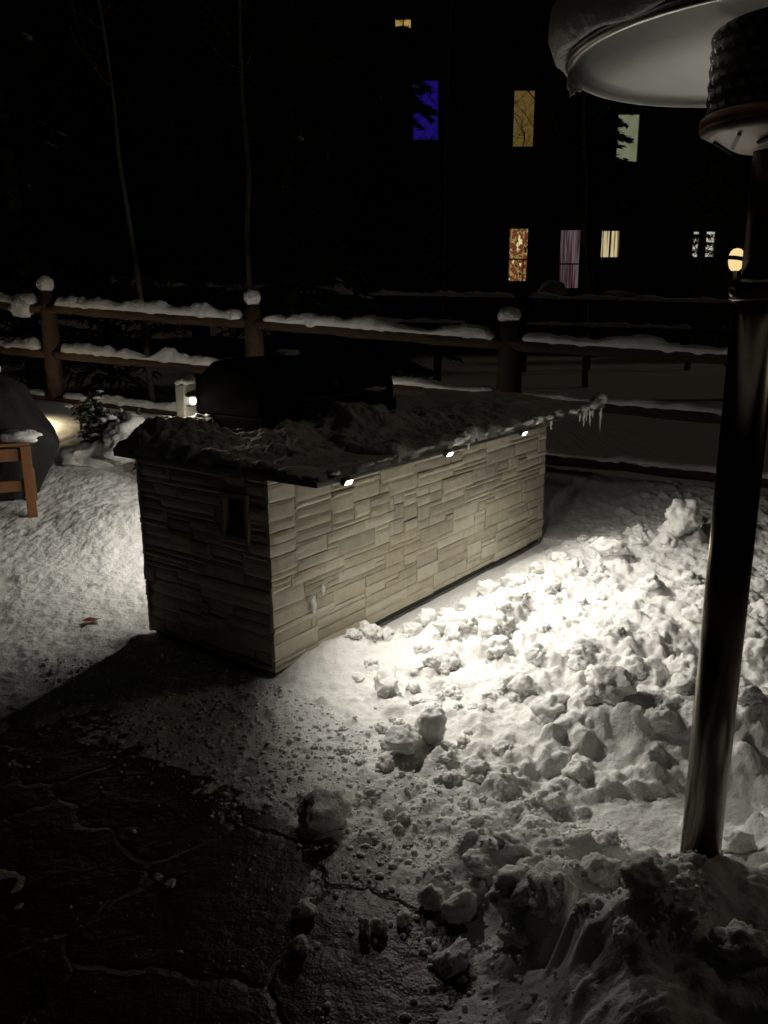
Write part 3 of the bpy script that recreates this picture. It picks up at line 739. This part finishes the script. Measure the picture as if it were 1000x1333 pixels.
def shrub(name, loc, n, ht_, sp, seed, label, snowy=.5):
    q = random.Random(seed); r0 = empty(name, loc); tag(r0, label, 'shrub')
    st, lf, sn = [], [], []
    for i in range(n):
        a = q.uniform(0, 6.28); l = q.uniform(.5, 1)*ht_; sx, sy = math.cos(a)*sp*q.random(), math.sin(a)*sp*q.random()
        pts = [Vector((sx*.2, sy*.2, -.05)), Vector((sx*.6, sy*.6, l*.5)), Vector((sx, sy, l))]
        st.append(tube(pts, [.006, .004, .002], 5))
        for k in range(26):
            f_ = q.uniform(.3, 1); p = pts[1].lerp(pts[2], (f_-.3)/.7) if f_ > .3 else pts[1]
            d = Vector((q.gauss(0, 1), q.gauss(0, 1), q.gauss(0, .6))).normalized(); e = d.cross(Vector((0, 0, 1))).normalized(); s1 = q.uniform(.04, .085)
            lf.append(([p, p+d*s1*.5+e*.015, p+d*s1, p+d*s1*.5-e*.015], [(0, 1, 2, 3)]))
        if q.random() < snowy:
            for k in range(2):
                p = pts[1].lerp(pts[2], q.random()); sn.append(lump(q.uniform(.015, .05), q.uniform(.012, .025), q.uniform(.010, .02), seed*50+i*3+k, .3, 2, 2, (p.x, p.y, p.z+.01)))
    obj('stem', join(*st), M['darkbark'], r0, True); two_tone('foliage', join(*lf), sn, r0)
    return r0
shrub('shrub', (-2.72, 7.55, gh(-2.72, 7.55)), 18, .36, .22, 3, 'small twiggy shrub dusted with snow at the foot of the left fence post', .8)
shrub('shrub', (-2.35, 7.2, gh(-2.35, 7.2)), 16, .25, .3, 4, 'low shrub bent under snow right of the short orange stake', .9)
shrub('shrub', (-1.80, 6.38, gh(-1.80, 6.38)), 80, .52, .26, 7, 'leafy green shrub weighed down by snow just left of the counter slab', .9)
shrub('shrub', (-2.25, 6.75, gh(-2.25, 6.75)), 70, .42, .30, 6, 'dense snow covered green shrub between the chair cover and the counter', .95)
for i, (x, y, z, a, b, c) in enumerate([(-2.0, 6.48, .34, .25, .2, .19), (-1.62, 6.30, .30, .23, .18, .18), (-2.42, 6.66, .12, .28, .2, .15)]):
    o = obj('snow_clump', lump(a, b, c, 430+i, .35, 3, 4), M['snow'], None, True); o.location = (x, y, gh(x, y)+z-.08)
    tag(o, ['largest heap of snow draped over the green shrub by the counter', 'rounded snow heap between the green shrub and the counter', 'flat heap of snow left of the green shrub'][i], 'snow heap')
o = obj('wooden_stake', box(-.045, .045, -.03, .03, -.1, .26, .006), M['orange_wood']); o.location = (-2.80, 7.62, gh(-2.8, 7.62)); o.rotation_euler = (0, R(3), 0)
tag(o, 'short orange wooden stake standing in snow right of the left fence post', 'stake')
pl = empty('path_lamp', (-3.47, 7.62, gh(-3.47, 7.62)+.10)); tag(pl, 'small black path lamp glowing on snow behind the furniture cover', 'path lamp')
obj('stem', tube([(0, 0, -.1), (0, 0, .22)], .01, 8), M['black'], pl); obj('lamp_cap', lathe([(.012, .20), (.06, .225), (.062, .232), (.02, .25), (0, .252)], 20), M['black'], pl, True)
obj('lens', lathe([(.0, .186), (.018, .187), (.022, .2), (.012, .21)], 14), emit('path_lens', (1, .85, .6), 6), pl, True)
l = bpy.data.lights.new('lamp_glow', 'SPOT'); l.spot_size = R(150); l.spot_blend = .5; l.energy = 70; l.color = (1, .80, .5); l.shadow_soft_size = .02
lo = bpy.data.objects.new('lamp_glow', l); COL.objects.link(lo); lo.parent = pl; lo.location = (0, 0, .16)

# dead leaf on the left snow
lv = [(-.045, 0, .004), (-.02, .018, .012), (.015, .016, .006), (.045, .002, .016), (.015, -.014, .010), (-.02, -.016, .004), (0, 0, .002)]
o = obj('dead_leaf', (lv, [(0, 6, 1), (1, 6, 2), (2, 6, 3), (3, 6, 4), (4, 6, 5), (5, 6, 0)]), M['leafbrown']); o.location = (-1.53, 4.0, gh(-1.53, 4.0)+.006); o.scale = (1.3, 1.3, 1.3)
tag(o, 'brown dead leaf lying on the bright snow left of the counter', 'leaf')

# ------------------------------------------------------------------ loose snow chunks
def chunk(x, y, rx, ry, rz, seed, label, group=None, sink=.25, rough=.28):
    o = obj('snow_chunk', lump(rx, ry, rz, seed, rough, 5, 4), M['snow'], None, True)
    o.location = (x, y, max(0., gh(x, y))+rz*(1-sink)); o.rotation_euler = (0, 0, seed*1.3)
    return tag(o, label, 'snow chunk', group)
chunk(-.205, 2.35, .105, .075, .062, 501, 'large dark sided snow chunk lying alone at the patio edge')
chunk(.07, 2.70, .075, .065, .058, 502, 'left of two touching rounded snow chunks in the lit snow')
chunk(.17, 2.77, .060, .055, .070, 503, 'right of two touching rounded snow chunks in the lit snow')
chunk(0.0, 3.17, .075, .05, .055, 504, 'angular pale snow chunk near the middle of the stone wall foot')
chunk(.33, 3.68, .12, .07, .065, 505, 'broad flat snow slab leaning near the foot of the stone wall')
chunk(1.86, 4.93, .14, .11, .12, 506, 'big blocky snow lump far right beside the heater pole')
chunk(-.23, 1.93, .036, .030, .030, 507, 'upper snow pebble of two on the bare patio near the crack')
chunk(-.23, 1.80, .028, .026, .026, 508, 'lower snow pebble of two on the bare patio near the crack')
chunk(-.06, 1.865, .020, .018, .026, 509, 'left pebble of three snow pebbles in a row on the bare patio')
chunk(-.022, 1.87, .028, .018, .024, 510, 'middle pebble of three snow pebbles in a row on the bare patio')
chunk(.048, 1.90, .032, .02, .020, 511, 'right flat pebble of three snow pebbles in a row on the bare patio')
chunk(-.68, 2.08, .015, .013, .012, 512, 'left tiny snow crumb of a pair on the dark patio')
chunk(-.635, 2.05, .020, .015, .012, 513, 'right tiny snow crumb of a pair on the dark patio')
chunk(.13, 1.97, .04, .035, .032, 514, 'dark rounded snow clod at the very edge of the snow pile')
chunk(.20, 1.92, .055, .045, .042, 515, 'dark snow clod right of the three pebbles at the pile foot')
q = random.Random(41); k = 0
def clod(x, y, rad, seed, near_wall=.20):
    st = (x-C0.x)*D.x+(y-C0.y)*D.y, (x-C0.x)*Nn.x+(y-C0.y)*Nn.y
    if -.1 < st[0] < CL+.15 and -near_wall-rad*(near_wall > .15) < st[1] < CW: return False
    o = obj('snow_clod', lump(rad*q.uniform(.85, 1.35), rad*q.uniform(.8, 1.1), rad*q.uniform(.65, .9), seed, .42, 1, 4), M['snow'], None, True)
    o.location = (x, y, max(0, gh(x, y))+rad*q.uniform(-.05, .3)); o.rotation_euler = (q.uniform(-.3, .3), q.uniform(-.3, .3), q.uniform(0, 6))
    near = y < 2.35
    tag(o, 'rounded clod of snow in the shadowed pile at the foot of the heater' if near else 'broken clod of snow in the brightly lit shovelled pile', 'snow clod', 'snow clods in the dark pile by the heater' if near else 'snow clods in the lit shovelled pile'); return True
for (px, py, rad) in blocks:
    for _ in range(1):
        clod(px+q.gauss(0, .05), py+q.gauss(0, .05), rad*q.uniform(.5, .85), 900+k); k += 1
for s1, t1, r1 in ((.86, -.24, .075), (.74, -.22, .05), (1.02, -.27, .06), (1.2, -.26, .05), (1.38, -.30, .065), (.60, -.17, .045), (.48, -.15, .05), (.38, -.13, .035), (1.6, -.34, .06), (1.85, -.36, .05), (2.1, -.40, .06), (.30, -.30, .035), (.55, -.42, .045), (.70, -.5, .05), (.95, -.5, .06), (1.2, -.55, .07)):
    p = W(s1, t1); clod(p.x, p.y, r1, 800+k, .10); k += 1
n = 0
while n < 42:
    x, y = q.uniform(-.2, .5), q.uniform(2.25, 3.4)
    if x < float(np.interp(y, ey, ex))+.12: continue
    n += clod(x, y, .016+.022*q.random()**1.6, 1700+n, .13)
n = 0
while n < 75:
    x, y = q.uniform(-.1, 2.3), q.uniform(1.75, 5.6); d_ = float(mask_at(dens, x, y))
    if q.random() > d_: continue
    n += clod(x, y, .018+.045*q.random()**2.2, 1200+k); k += 1
q = random.Random(99); k = 0
while k < 46:
    x, y = q.uniform(-.5, .55), q.uniform(1.65, 3.1)
    e = x-float(np.interp(y, ey, ex))
    if e < -.35 or (e < 0 and q.random() < .55): continue
    rr_ = .006+.011*q.random()**2
    o = chunk(x, y, rr_*1.2, rr_, rr_*.9, 600+k, 'small loose crumb of snow scattered around the patio edge', 'snow crumbs scattered at the patio edge'); k += 1

# powder and tiny crumbs strewn over the cleared patio and packed snow: one mass nobody could count
rd = np.random.default_rng(5); bits_v, bits_f = [], []
V0, F0 = ico(1); V0 = np.array([tuple(v) for v in V0]); F0 = np.array(F0); cnt = 0
while cnt < 9000:
    x, y = rd.uniform(-1.6, .75), rd.uniform(1.45, 3.6)
    e = x-float(np.interp(y, ey, ex))
    if e < 0 and rd.random() > math.exp(e/.16)*.8+.012: continue
    if e > .9: continue
    st = (x-C0.x)*D.x+(y-C0.y)*D.y, (x-C0.x)*Nn.x+(y-C0.y)*Nn.y
    if -.03 < st[0] < CL and -.03 < st[1] < CW: continue
    r_ = min(.0016*(rd.pareto(1.6)+1), .010)
    P = V0*np.array([r_*rd.uniform(.8, 1.5), r_*rd.uniform(.8, 1.3), r_*rd.uniform(.5, .9)])*(1+rd.uniform(-.3, .3, (len(V0), 1)))
    bits_f.append(F0+len(V0)*cnt); bits_v.append(P+np.array([x, y, max(0., gh(x, y))+r_*.3])); cnt += 1
o = npmesh('snow_powder', np.concatenate(bits_v), np.concatenate(bits_f), M['snow'])
tag(o, 'fine powder and grains of snow strewn across the dark patio edge', 'snow powder', None, 'stuff')
# ------------------------------------------------------------------ trees
def conifer(loc, ht_, rad, seed, label, snow_n=10, group='dark conifers behind the fence', dens=1, z0=.5, tr=.16):
    q = random.Random(seed); r0 = empty('conifer_tree', loc); tag(r0, label, 'tree', group)
    obj('trunk', tube([(0, 0, -.3), (q.uniform(-.1, .1), 0, ht_*.5), (0, 0, ht_)], [tr, tr*.62, .012], 8), M['darkbark'], r0, True)
    NV, NF, SN = [], [], []
    z = z0
    while z < ht_*.98:
        nb = q.randint(7, 10); rl = rad*(1-z/ht_)**.85+.08
        for b in range(nb):
            a = q.uniform(0, 6.28); L_ = rl*q.uniform(.65, 1.12); dr = q.uniform(.12, .42)
            dirv = Vector((math.cos(a), math.sin(a), 0)); side = Vector((-dirv.y, dirv.x, 0))
            npt = max(6, int(L_/.07))*dens
            for i in range(npt):
                f_ = (i+q.random())/npt; p = dirv*L_*f_+Vector((0, 0, z-dr*L_*f_*f_+q.uniform(-.03, .03)))
                for sgn in (-1, 1):
                    ln = L_*.30*(1-.6*f_)*q.uniform(.6, 1.2)+.05
                    tip = p+side*sgn*ln+dirv*ln*.55+Vector((0, 0, -ln*q.uniform(.1, .5))); w = dirv*(.035 if dens == 1 else .06)
                    n0 = len(NV); NV.extend([p-w, p+w, tip+Vector((0, 0, q.uniform(-.02, .02)))]); NF.append((n0, n0+1, n0+2))
            for _k in range(2 if snow_n and q.random() < snow_n*.006 else 0):
                f_ = q.uniform(.45, .95); p = dirv*L_*f_+Vector((0, 0, z-dr*L_*f_*f_+.03)); rr_ = q.uniform(.03, .075)
                SN.append(xf(lump(rr_*1.8, rr_*.6, rr_*.5, seed*31+len(SN), .6, 2, 2), Matrix.Translation(p) @ Matrix.Rotation(a, 4, 'Z') @ Matrix.Rotation(dr*.8, 4, 'Y')))
        z += q.uniform(.16, .26)*(1+ht_*.01)
    two_tone('crown', (NV, NF), SN, r0)
    return r0
def baretree(name, loc, ht_, r_, lean, seed, label, mtl, depth=3, first=.35, fork=None, group='bare trees behind the fence'):
    q = random.Random(seed); r0 = empty(name, loc); tag(r0, label, 'tree', group)
    tp = [Vector((0, 0, -.3))]; n = 10
    for i in range(1, n+1):
        f_ = i/n; tp.append(Vector((lean[0]*f_+q.uniform(-.03, .03), lean[1]*f_, ht_*f_)))
    obj('trunk', tube(tp, [r_*(1-.85*i/n) for i in range(n+1)], 9), mtl, r0, True)
    B = []
    def grow(p, d, L_, rad, k):
        pts = [p]; c = p.copy(); d = d.copy(); m = 5
        for i in range(m):
            d = (d+Vector((q.gauss(0, .16), q.gauss(0, .16), q.gauss(.05, .10)))).normalized(); c = c+d*L_/m; pts.append(c.copy())
        B.append(tube(pts, [rad*(1-.75*i/m) for i in range(m+1)], 4, False))
        if k > 0:
            for _ in range(q.randint(3, 5)):
                i = q.randint(1, m); e = (d+Vector((q.gauss(0, .8), q.gauss(0, .8), q.gauss(.2, .4)))).normalized()
                grow(pts[i], e, L_*q.uniform(.4, .65), rad*.5, k-1)
    for i in range(int(14*(1-first))+4):
        f_ = q.uniform(first, .98); j = f_*n; p = tp[int(j)].lerp(tp[min(n, int(j)+1)], j-int(j)); a = q.uniform(0, 6.28)
        grow(p, Vector((math.cos(a), math.sin(a), q.uniform(.3, 1.1))).normalized(), ht_*(1-f_*.75)*q.uniform(.16, .30), r_*(1-.8*f_)*.42, depth-1)
    obj('crown', join(*B), mtl, r0, True)
    return r0
def gl(x, y): return gh(x, y)
baretree('aspen_tree', (-3.07, 11.0, gl(-3.07, 11)), 6.5, .045, (-.42, 0), 21, 'slim pale bare tree leaning left behind the left fence span', M['bark'], 2, .55)
baretree('aspen_tree', (-1.80, 11.5, gl(-1.8, 11.5)), 8.0, .05, (.05, 0), 22, 'thin straight bare tree left of the fence middle post', M['bark'], 2, .5)
baretree('bare_tree', (1.0, 15.5, gl(1, 15.5)), 9.5, .08, (.25, 0), 23, 'tall bare tree crossing the blue lit window', M['darkbark'], 3, .35)
baretree('bare_tree', (3.75, 15.2, gl(3.75, 15.2)), 9.0, .06, (-.55, 0), 24, 'thin bare tree between the two tall ground floor windows', M['bark'], 3, .4)
baretree('bare_tree', (3.15, 18.5, gl(3.15, 18.5)), 9.5, .07, (.1, 0), 25, 'twiggy bare tree in front of the dim amber upper window', M['darkbark'], 4, .3)
conifer((8.35, 22.4, gl(8.35, 22.4)), 6.5, 1.5, 37, 'conifer speckling the small right ground floor window', 4)
baretree('bare_tree', (7.0, 19.0, gl(7, 19)), 7.0, .07, (.2, 0), 26, 'dense twiggy bare tree in front of the speckled right window', M['darkbark'], 4, .12)
conifer((-5.3, 12.6, gl(-5.3, 12.6)), 9.5, 1.9, 31, 'dark conifer standing left of the slim pale tree', 5)
conifer((-2.9, 13.4, gl(-2.9, 13.4)), 10.5, 2.0, 32, 'broad dark conifer directly behind the slim pale tree', 5)
conifer((-1.35, 12.4, gl(-1.35, 12.4)), 8.5, 1.5, 33, 'dark conifer with snow patches above the middle fence post', 11)
conifer((.12, 15.0, gl(.12, 15)), 9.5, 1.3, 34, 'dark conifer hiding the left part of the blue lit window', 7, dens=3)
conifer((-7.6, 13.6, gl(-7.6, 13.6)), 10, 2.0, 35, 'dark conifer cut by the left edge of the view', 4)
conifer((4.74, 19.2, gl(4.74, 19.2)), 7.6, 1.75, 36, 'slender high crowned conifer hiding part of the pale green window', 5, dens=3, z0=3.6, tr=.09)

# ------------------------------------------------------------------ house with lit windows
def win_mat(name, cols, scale, strength, stretch=(1, 1, 1), kind='noise'):
    m = bpy.data.materials.new(name); m.use_nodes = True; nt = m.node_tree; N = nt.nodes; L = nt.links; b = N['Principled BSDF']
    b.inputs['Base Color'].default_value = (.02, .02, .02, 1); b.inputs['Roughness'].default_value = .1
    tc = N.new('ShaderNodeTexCoord'); mp = N.new('ShaderNodeMapping'); mp.inputs['Scale'].default_value = stretch; L.new(tc.outputs['Object'], mp.inputs['Vector'])
    if kind == 'cells':
        t = N.new('ShaderNodeTexVoronoi'); t.inputs['Scale'].default_value = scale; L.new(mp.outputs[0], t.inputs['Vector'])
        s = N.new('ShaderNodeSeparateColor'); L.new(t.outputs['Color'], s.inputs[0]); fac = s.outputs[0]
    else:
        t = N.new('ShaderNodeTexNoise'); t.inputs['Scale'].default_value = scale; t.inputs['Detail'].default_value = 5; L.new(mp.outputs[0], t.inputs['Vector'])
        mr = N.new('ShaderNodeMapRange'); mr.inputs['From Min'].default_value = .3; mr.inputs['From Max'].default_value = .7; L.new(t.outputs['Fac'], mr.inputs['Value']); fac = mr.outputs[0]
    r = N.new('ShaderNodeValToRGB'); el = r.color_ramp.elements
    while len(el) < len(cols): el.new(.5)
    for i, c in enumerate(cols): el[i].position = i/(len(cols)-1); el[i].color = (*c, 1)
    if kind == 'cells': r.color_ramp.interpolation = 'CONSTANT'
    L.new(fac, r.inputs['Fac']); L.new(r.outputs['Color'], b.inputs['Emission Color']); b.inputs['Emission Strength'].default_value = strength
    return m
HYY = 26.0
house = empty('neighbour_house', (4.5, HYY, 1.4)); tag(house, 'tall dark neighbouring house with scattered lit windows', 'house')
wins = [  # x0,x1,z0,z1, material, mullions
    (3.87, 4.52, 2.38, 3.90, win_mat('shop_glow', [(.02, .01, .005), (.05, .02, .01), (.42, .27, .08), (.05, .02, .012), (.24, .05, .02), (.02, .01, .006), (.60, .48, .22), (.9, .75, .4)], 5, .9, (1.5, 1, .9)), 2, 'ground floor window full of colourful lit clutter'),
    (5.42, 6.02, 2.16, 3.85, win_mat('pink_glow', [(.01, .006, .006), (.14, .04, .055), (.34, .26, .30), (.06, .04, .035), (.2, .16, .16)], 1.6, .33, (7, 1, .22)), 2, 'tall ground floor glass door with a pinkish glow'),
    (6.66, 7.20, 3.06, 3.82, win_mat('cream_glow', [(.5, .4, .18), (.75, .65, .35), (.12, .06, .03), (.6, .5, .25)], 2.0, .85, (6, 1, .2)), 1, 'small ground floor window with bright cream curtains'),
    (9.44, 10.10, 3.05, 3.78, win_mat('pale_glow', [(.6, .58, .45), (.8, .78, .62)], 4, .75), 0, 'small right ground floor window seen through twigs'),
    (.94, 1.66, 6.40, 8.00, win_mat('blue_glow', [(.006, .003, .06), (.02, .008, .24), (.012, .005, .14)], 4, .5), 0, 'upper window glowing deep blue'),
    (3.88, 4.54, 6.20, 7.72, win_mat('amber_glow', [(.16, .10, .025), (.34, .22, .06), (.22, .15, .04)], 4, .32), 0, 'upper window with dim amber light'),
    (6.95, 7.58, 5.76, 7.06, win_mat('green_glow', [(.24, .26, .15), (.33, .35, .22)], 3, .5), 0, 'upper window with pale green light'),
    (.42, .86, 9.22, 9.60, win_mat('attic_glow', [(.35, .22, .05), (.6, .42, .12)], 5, .7), 1, 'tiny attic window with yellow light')]
# front wall panels butt together around the window openings
xs = sorted({-3.5, 13.0} | {w[0] for w in wins} | {w[1] for w in wins}); zs = sorted({.1, 10.6} | {w[2] for w in wins} | {w[3] for w in wins})
wb = []
for a in range(len(xs)-1):
    for b in range(len(zs)-1):
        cx, cz = (xs[a]+xs[a+1])/2, (zs[b]+zs[b+1])/2
        if any(w[0] < cx < w[1] and w[2] < cz < w[3] for w in wins): continue
        wb.append(([(xs[a]-4.5, 0, zs[b]-1.4), (xs[a+1]-4.5, 0, zs[b]-1.4), (xs[a+1]-4.5, 0, zs[b+1]-1.4), (xs[a]-4.5, 0, zs[b+1]-1.4)], [(0, 1, 2, 3)]))
wb.append(box(-8.0, -7.8, .01, 9, -1, 9.2)); wb.append(box(8.3, 8.5, .01, 9, -1, 9.2)); wb.append(box(-7.8, 8.3, 8.8, 9, -1, 9.2)); wb.append(box(-7.8, 8.3, .5, .6, -1, 9.2))
obj('wall', join(*wb), M['siding'], house)
rfv = [(-8.6, -.6, 9.2), (9.1, -.6, 9.2), (9.1, 4.5, 12.6), (-8.6, 4.5, 12.6), (-8.6, 9.6, 9.2), (9.1, 9.6, 9.2)]
roof = obj('roof', (rfv+[(x, y, z+.25) for x, y, z in rfv], [(0, 1, 2, 3), (3, 2, 5, 4), (6, 9, 8, 7), (9, 10, 11, 8), (0, 6, 7, 1), (4, 5, 11, 10), (0, 3, 9, 6), (3, 4, 10, 9), (1, 7, 8, 2), (2, 8, 11, 5)]), M['roof'], house)
obj('chimney', box(3.0, 3.9, 4.0, 4.9, 11.5, 14.0), M['siding'], roof)
for (x0, x1, z0, z1, m, mul, lab) in wins:
    a, b, c, d = x0-4.5, x1-4.5, z0-1.4, z1-1.4
    wf = obj('window', join(box(a-.09, a, -.04, .10, c-.09, d+.09), box(b, b+.09, -.04, .10, c-.09, d+.09), box(a, b, -.04, .10, d, d+.09), box(a, b, -.06, .10, c-.09, c)), M['trim'], house); wf['label'] = lab
    mm = []
    if mul: mm = [box((a+b)/2-.02, (a+b)/2+.02, .0, .05, c, d)]
    if mul == 2: mm = [box(a, b, .0, .05, c+(d-c)*.42-.02, c+(d-c)*.42+.02), box(a+(b-a)*.68-.012, a+(b-a)*.68+.012, .0, .05, c, c+(d-c)*.42-.021)]
    pv = obj('pane', box(a, b, .06, .08, c, d), m, wf)
    if mm: obj('mullion', join(*mm), M['trim'], wf)
gp_ = empty('banded_globe', (8.32, 20.0, gh(8.32, 20)-.02)); tag(gp_, 'glowing round globe with a dark band, seen just left of the heater pole', 'lamp')  # emissive banded globe on a post, set as a bright spot beside the pole
gz_ = 2.66-gh(8.32, 20)+.02
obj('post', tube([(0, 0, -.1), (0, 0, gz_-.25)], .05, 12), M['black'], gp_, True)
obj('globe', lathe([(.08, gz_-.25), (.13, gz_-.20), (.165, gz_-.10), (.175, gz_), (.165, gz_+.11), (.135, gz_+.19), (.08, gz_+.24), (0, gz_+.26)], 28), emit('globe_glow', (1, .74, .33), .95), gp_, True)
obj('band', xf(lathe([(.168, -.045), (.20, -.045), (.20, .045), (.168, .045)], 28, True), Matrix.Translation((0, 0, gz_+.02)) @ Matrix.Rotation(R(9), 4, 'Y')), M['black'], gp_, True)
# snow heaps catching the window light
for i, (x, y, rx, rz, zz_, lab) in enumerate([(5.05, 25.2, .5, .35, 2.0, 'heap of snow by the pinkish glass door'), (7.0, 25.0, .5, .12, 1.95, 'flat patch of snow under the cream curtained window')]):
    o = obj('snow_heap', lump(rx, .4, rz, 700+i, .3, 3, 3), M['snow'], None, True); o.location = (x, y, zz_); tag(o, lab, 'snow heap')
    # rests on a planter box of dark wood
    p_ = obj('planter_box', box(-rx*.9, rx*.9, -.3, .3, 0, zz_-gh(x, y)-.02+.0, .02), M['siding']); p_.location = (x, y, gh(x, y)-.02); tag(p_, 'dark wooden box under the %s' % lab, 'planter box')

# ------------------------------------------------------------------ night sky, faint warm fill from an added sun lamp
w = bpy.data.worlds.new('World'); S.world = w; w.use_nodes = True
N = w.node_tree.nodes; bg = N['Background']
sky = N.new('ShaderNodeTexSky'); sky.sky_type = 'NISHITA'; sky.sun_disc = False; sky.sun_elevation = R(-5); sky.sun_rotation = R(200)
w.node_tree.links.new(sky.outputs['Color'], bg.inputs['Color']); bg.inputs['Strength'].default_value = .05

sl_ = bpy.data.lights.new('fill_sun', 'SUN'); sl_.energy = .055; sl_.angle = R(12); sl_.color = (1, .84, .62)
so = bpy.data.objects.new('fill_sun', sl_); COL.objects.link(so); so.location = (14, 8, 12); so.rotation_euler = Vector((-.78, -.22, -.62)).to_track_quat('-Z', 'Y').to_euler()
S.view_settings.view_transform = 'Standard'; S.view_settings.look = 'None'; S.view_settings.exposure = 0; S.view_settings.gamma = 1
S.cycles.max_bounces = 8; S.cycles.diffuse_bounces = 5; S.cycles.sample_clamp_indirect = 4
print('stamps', n_st, 'grid', len(gx), len(gy))
